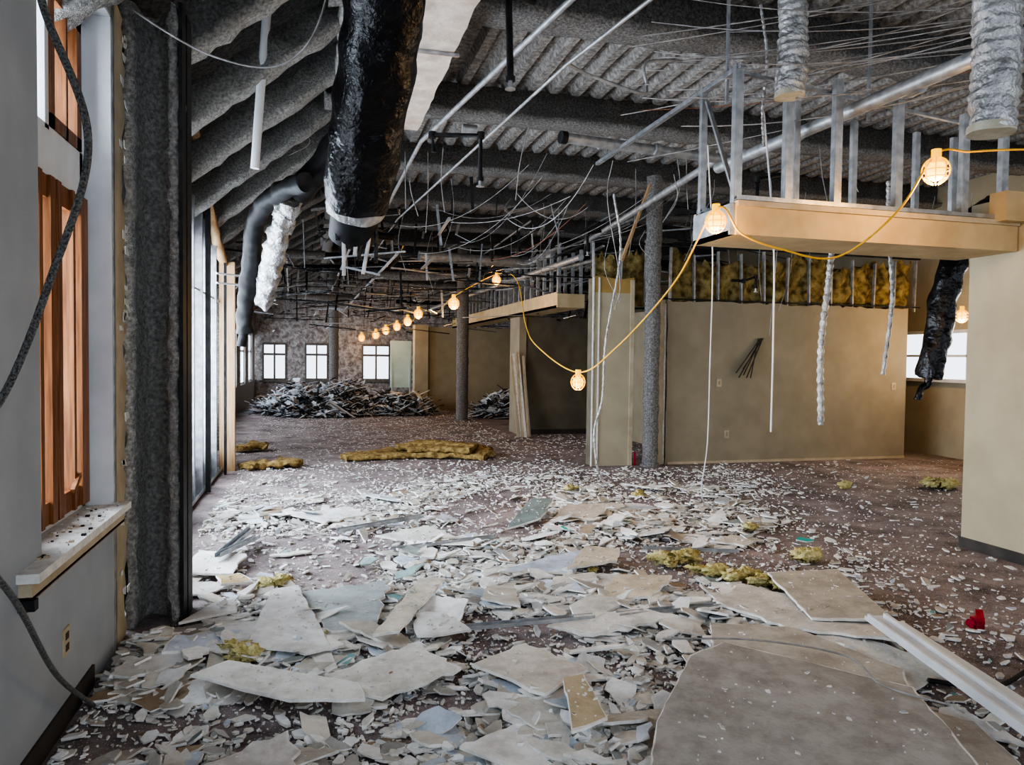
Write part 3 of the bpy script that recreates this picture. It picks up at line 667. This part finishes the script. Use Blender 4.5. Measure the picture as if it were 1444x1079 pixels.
b.chan((.6,5.9,.05),(1.5,6.1,.06),.04,.02,0);b.chan((2.6,5.5,.05),(3.3,5.2,.06),.03,.02,0)
b.ob('loose_metal_track',M_steel)
b=MB();b.tube(spl([(1.75,3.45,.15),(2.2,3.3,.16),(2.5,3.0,.17),(2.45,2.7,.16),(2.6,2.5,.15)],8),.005,0,6);b.tube(spl([(2.9,2.9,.05),(3.2,2.8,.03),(3.8,3.0,.02),(4.4,2.9,.02)],8),.012,1,6);b.ob('loose_wire_scrap',[M_wire,M_black])
def tuft(pts,r,m,name,seed=0):
    b=MB()
    for (x,y,s) in pts:
        n=max(4,int(s/.018))
        for q in range(n):
            cx=x+U(-s,s)*.8;cy=y+U(-s,s)*.5;rr=r*U(.35,1.0);ns,nr=14,10;vs=[];fs=[]
            for j in range(nr+1):
                t=math.pi*j/nr
                for i in range(ns):
                    a=2*math.pi*i/ns;p=V((math.sin(t)*math.cos(a)*1.3,math.sin(t)*math.sin(a),math.cos(t)*.7))
                    k=1+1.1*noise.noise(p*3+V((cx*9,cy*9,seed)))+.3*noise.noise(p*9)
                    vs.append((cx+p.x*rr*k,cy+p.y*rr*k,max(.0,rr*.6+.03+p.z*rr*k)))
            for j in range(nr):
                for i in range(ns): fs.append((j*ns+i,(j+1)*ns+i,(j+1)*ns+(i+1)%ns,j*ns+(i+1)%ns))
            b.add(vs,fs,0,None,True)
    b.ob(name,m)
tuft([(2.73,5.11,.15),(2.85,4.85,.15),(3.0,4.6,.15),(3.2,4.4,.12),(3.05,4.5,.1)],.065,M_yelp,'insulation_tuft')
tuft([(3.95,6.05,.1)],.05,M_yelp,'insulation_tuft');tuft([(3.8,5.0,.07)],.08,M_yelp,'insulation_tuft')
tuft([(7.7,7.6,.22)],.08,M_yelp,'insulation_tuft');tuft([(6.35,7.75,.08)],.06,M_yelp,'insulation_tuft')
tuft([(-.33,4.0,.10)],.06,M_yelp,'insulation_tuft');tuft([(-.25,5.2,.1)],.06,M_yelp,'insulation_tuft');tuft([(.03,4.2,.05)],.035,M_yelp,'insulation_tuft')
tuft([(2.0,5.05,.04)],.03,M_yelp,'insulation_tuft');tuft([(3.0,8.3,.1),(3.6,7.8,.1)],.05,M_yelp,'insulation_tuft')
b=MB()
pr=[(-.15,-.035),(-.05,-.045),(.05,-.04),(.15,-.035),(.16,0),(.15,.035),(.04,.045),(-.05,.04),(-.15,.035),(-.16,0)]
b.sweep(spl([(.5,11.5,.05),(1.0,11.9,.06),(1.5,12.1,.07),(2.2,11.9,.11),(2.55,11.6,.12),(2.62,11.25,.07)],14),pr,0,jit=.04,jf=9)
b.sweep(spl([(.45,11.45,.05),(1.2,11.55,.05),(1.9,11.5,.06),(2.6,11.2,.05)],14),pr,0,jit=.04,jf=9)
b.sweep(spl([(1.3,11.9,.14),(1.8,11.9,.19),(2.5,11.5,.17)],14),pr,0,jit=.04,jf=9)
b.sweep(spl([(1.4,11.6,.13),(1.9,11.55,.15),(2.4,11.3,.14)],14),pr,0,jit=.04,jf=9)
b.ob('insulation_batt',M_brown)
b=MB();b.sweep(spl([(-.92,10.7,.05),(-.7,10.9,.06),(-.4,10.9,.07),(-.28,11.1,.06)],12),pr,0,jit=.06,jf=9);b.sweep(spl([(-1.2,12.7,.07),(-.95,12.9,.1),(-.75,12.9,.07)],12),pr,0,jit=.05,jf=9);b.ob('insulation_batt',M_brown)
b=MB();b.box(3.81,3.87,3.47,3.52,.01,.08);b.bar((3.83,3.46,.05),(3.90,3.54,.09),.04,.04);b.tube([V((3.81,3.5,.05)),V((3.78,3.49,.05))],.025,0,10);b.ob('red_alarm_box',M_red)
b=MB()
for (x,y,s) in((4.1,5.45,.07),(2.2,6.3,.04),(.65,5.25,.11),(.4,5.6,.08)): b.slab(shard(s),.05,.012,0,(.08,.42,.38) if x>1 else (.40,.56,.55),(.5,.6,.58),rot=Matrix.Rotation(.2,3,'X'),cen=(x,y,0))
b.ob('green_board_scraps',M_vc,True)
def pile(cx,cy,rx,ry,h,n,name):
    b=MB()
    for i in range(n):
        a=U(0,2*math.pi);r=math.sqrt(rnd());x=cx+rx*r*math.cos(a);y=cy+ry*r*math.sin(a)
        hh=h*(.5+1.0*abs(noise.noise(V((x*1.3,y*1.3,4)))));z=hh*(1-r**3)*rnd()**.7+.04;L=U(.15,1.0);th=U(0,math.pi);el=U(-.5,.5)
        c=random.choice([(.55,.61,.68),(.70,.76,.82),(.06,.06,.07),(.78,.80,.82),(.32,.24,.18),(.03,.03,.03),(.45,.45,.46),(.05,.05,.05)])
        d=V((math.cos(th)*math.cos(el),math.sin(th)*math.cos(el)*.6,math.sin(el)))*L/2
        p=V((x,y,max(z,abs(d.z)+.03)));b.bar(p-d,p+d,U(.012,.045),U(.01,.025),0,c)
        if i%4==0: b.slab(shard(U(.05,.16)),z,.02,0,c,c,rot=Matrix.Rotation(U(-.8,.8),3,'X')@Matrix.Rotation(U(-.8,.8),3,'Y'),cen=(x,y,.1))
    b.ob(name,M_vcm,True)
pile(.25,21.4,1.7,2.1,.9,2800,'scrap_metal_pile');pile(2.3,20.9,1.0,1.3,.6,800,'scrap_metal_pile');pile(4.9,19.3,.7,.9,.7,450,'scrap_metal_pile')

# ---------------------------------------------------------------- lights
w=bpy.data.worlds.new('overcast');scene.world=w;w.use_nodes=True;bg=w.node_tree.nodes['Background'];bg.inputs[0].default_value=(.80,.885,1,1);bg.inputs[1].default_value=1.7
def area(name,loc,rot,sx,sy,e,col):
    l=bpy.data.lights.new(name,'AREA');l.shape='RECTANGLE';l.size=sx;l.size_y=sy;l.energy=e;l.color=col
    o=bpy.data.objects.new(name,l);o.location=loc;o.rotation_euler=rot;scene.collection.objects.link(o)
H=math.pi/2
area('daylight_left',(-1.7,7.7,1.7),(0,-H,0),2.4,5.6,600,(.78,.88,1))
area('daylight_left_near',(-1.6,3.77,2.0),(0,-H,0),2.4,1.0,80,(.78,.88,1))
area('daylight_left_far',(-2.5,19,1.5),(0,-H,0),1.6,14,480,(.80,.89,1))
area('daylight_far',(.5,28.6,1.35),(-H,0,0),5,1.3,80,(.9,.95,1))
area('daylight_right',(10.9,9.5,1.75),(0,H,0),.8,8,110,(1,.92,.75))
# ---------------------------------------------------------------- camera
f=1040.;yaw=math.radians(15);p=math.radians(1.93);r=math.radians(0.7)
F=V((math.sin(yaw)*math.cos(p),math.cos(yaw)*math.cos(p),-math.sin(p)))
R=V((math.cos(yaw),-math.sin(yaw),0));Uv=R.cross(F)
R2=R*math.cos(r)+Uv*math.sin(r);U2=-R*math.sin(r)+Uv*math.cos(r)
cam=bpy.data.cameras.new('camera');cam.sensor_width=36;cam.sensor_fit='HORIZONTAL';cam.lens=36*f/1444;cam.clip_start=.05
co=bpy.data.objects.new('camera',cam);m=Matrix((( R2.x,U2.x,-F.x),(R2.y,U2.y,-F.y),(R2.z,U2.z,-F.z))).to_4x4();m.translation=V((0,0,1.6));co.matrix_world=m
scene.collection.objects.link(co);scene.camera=co
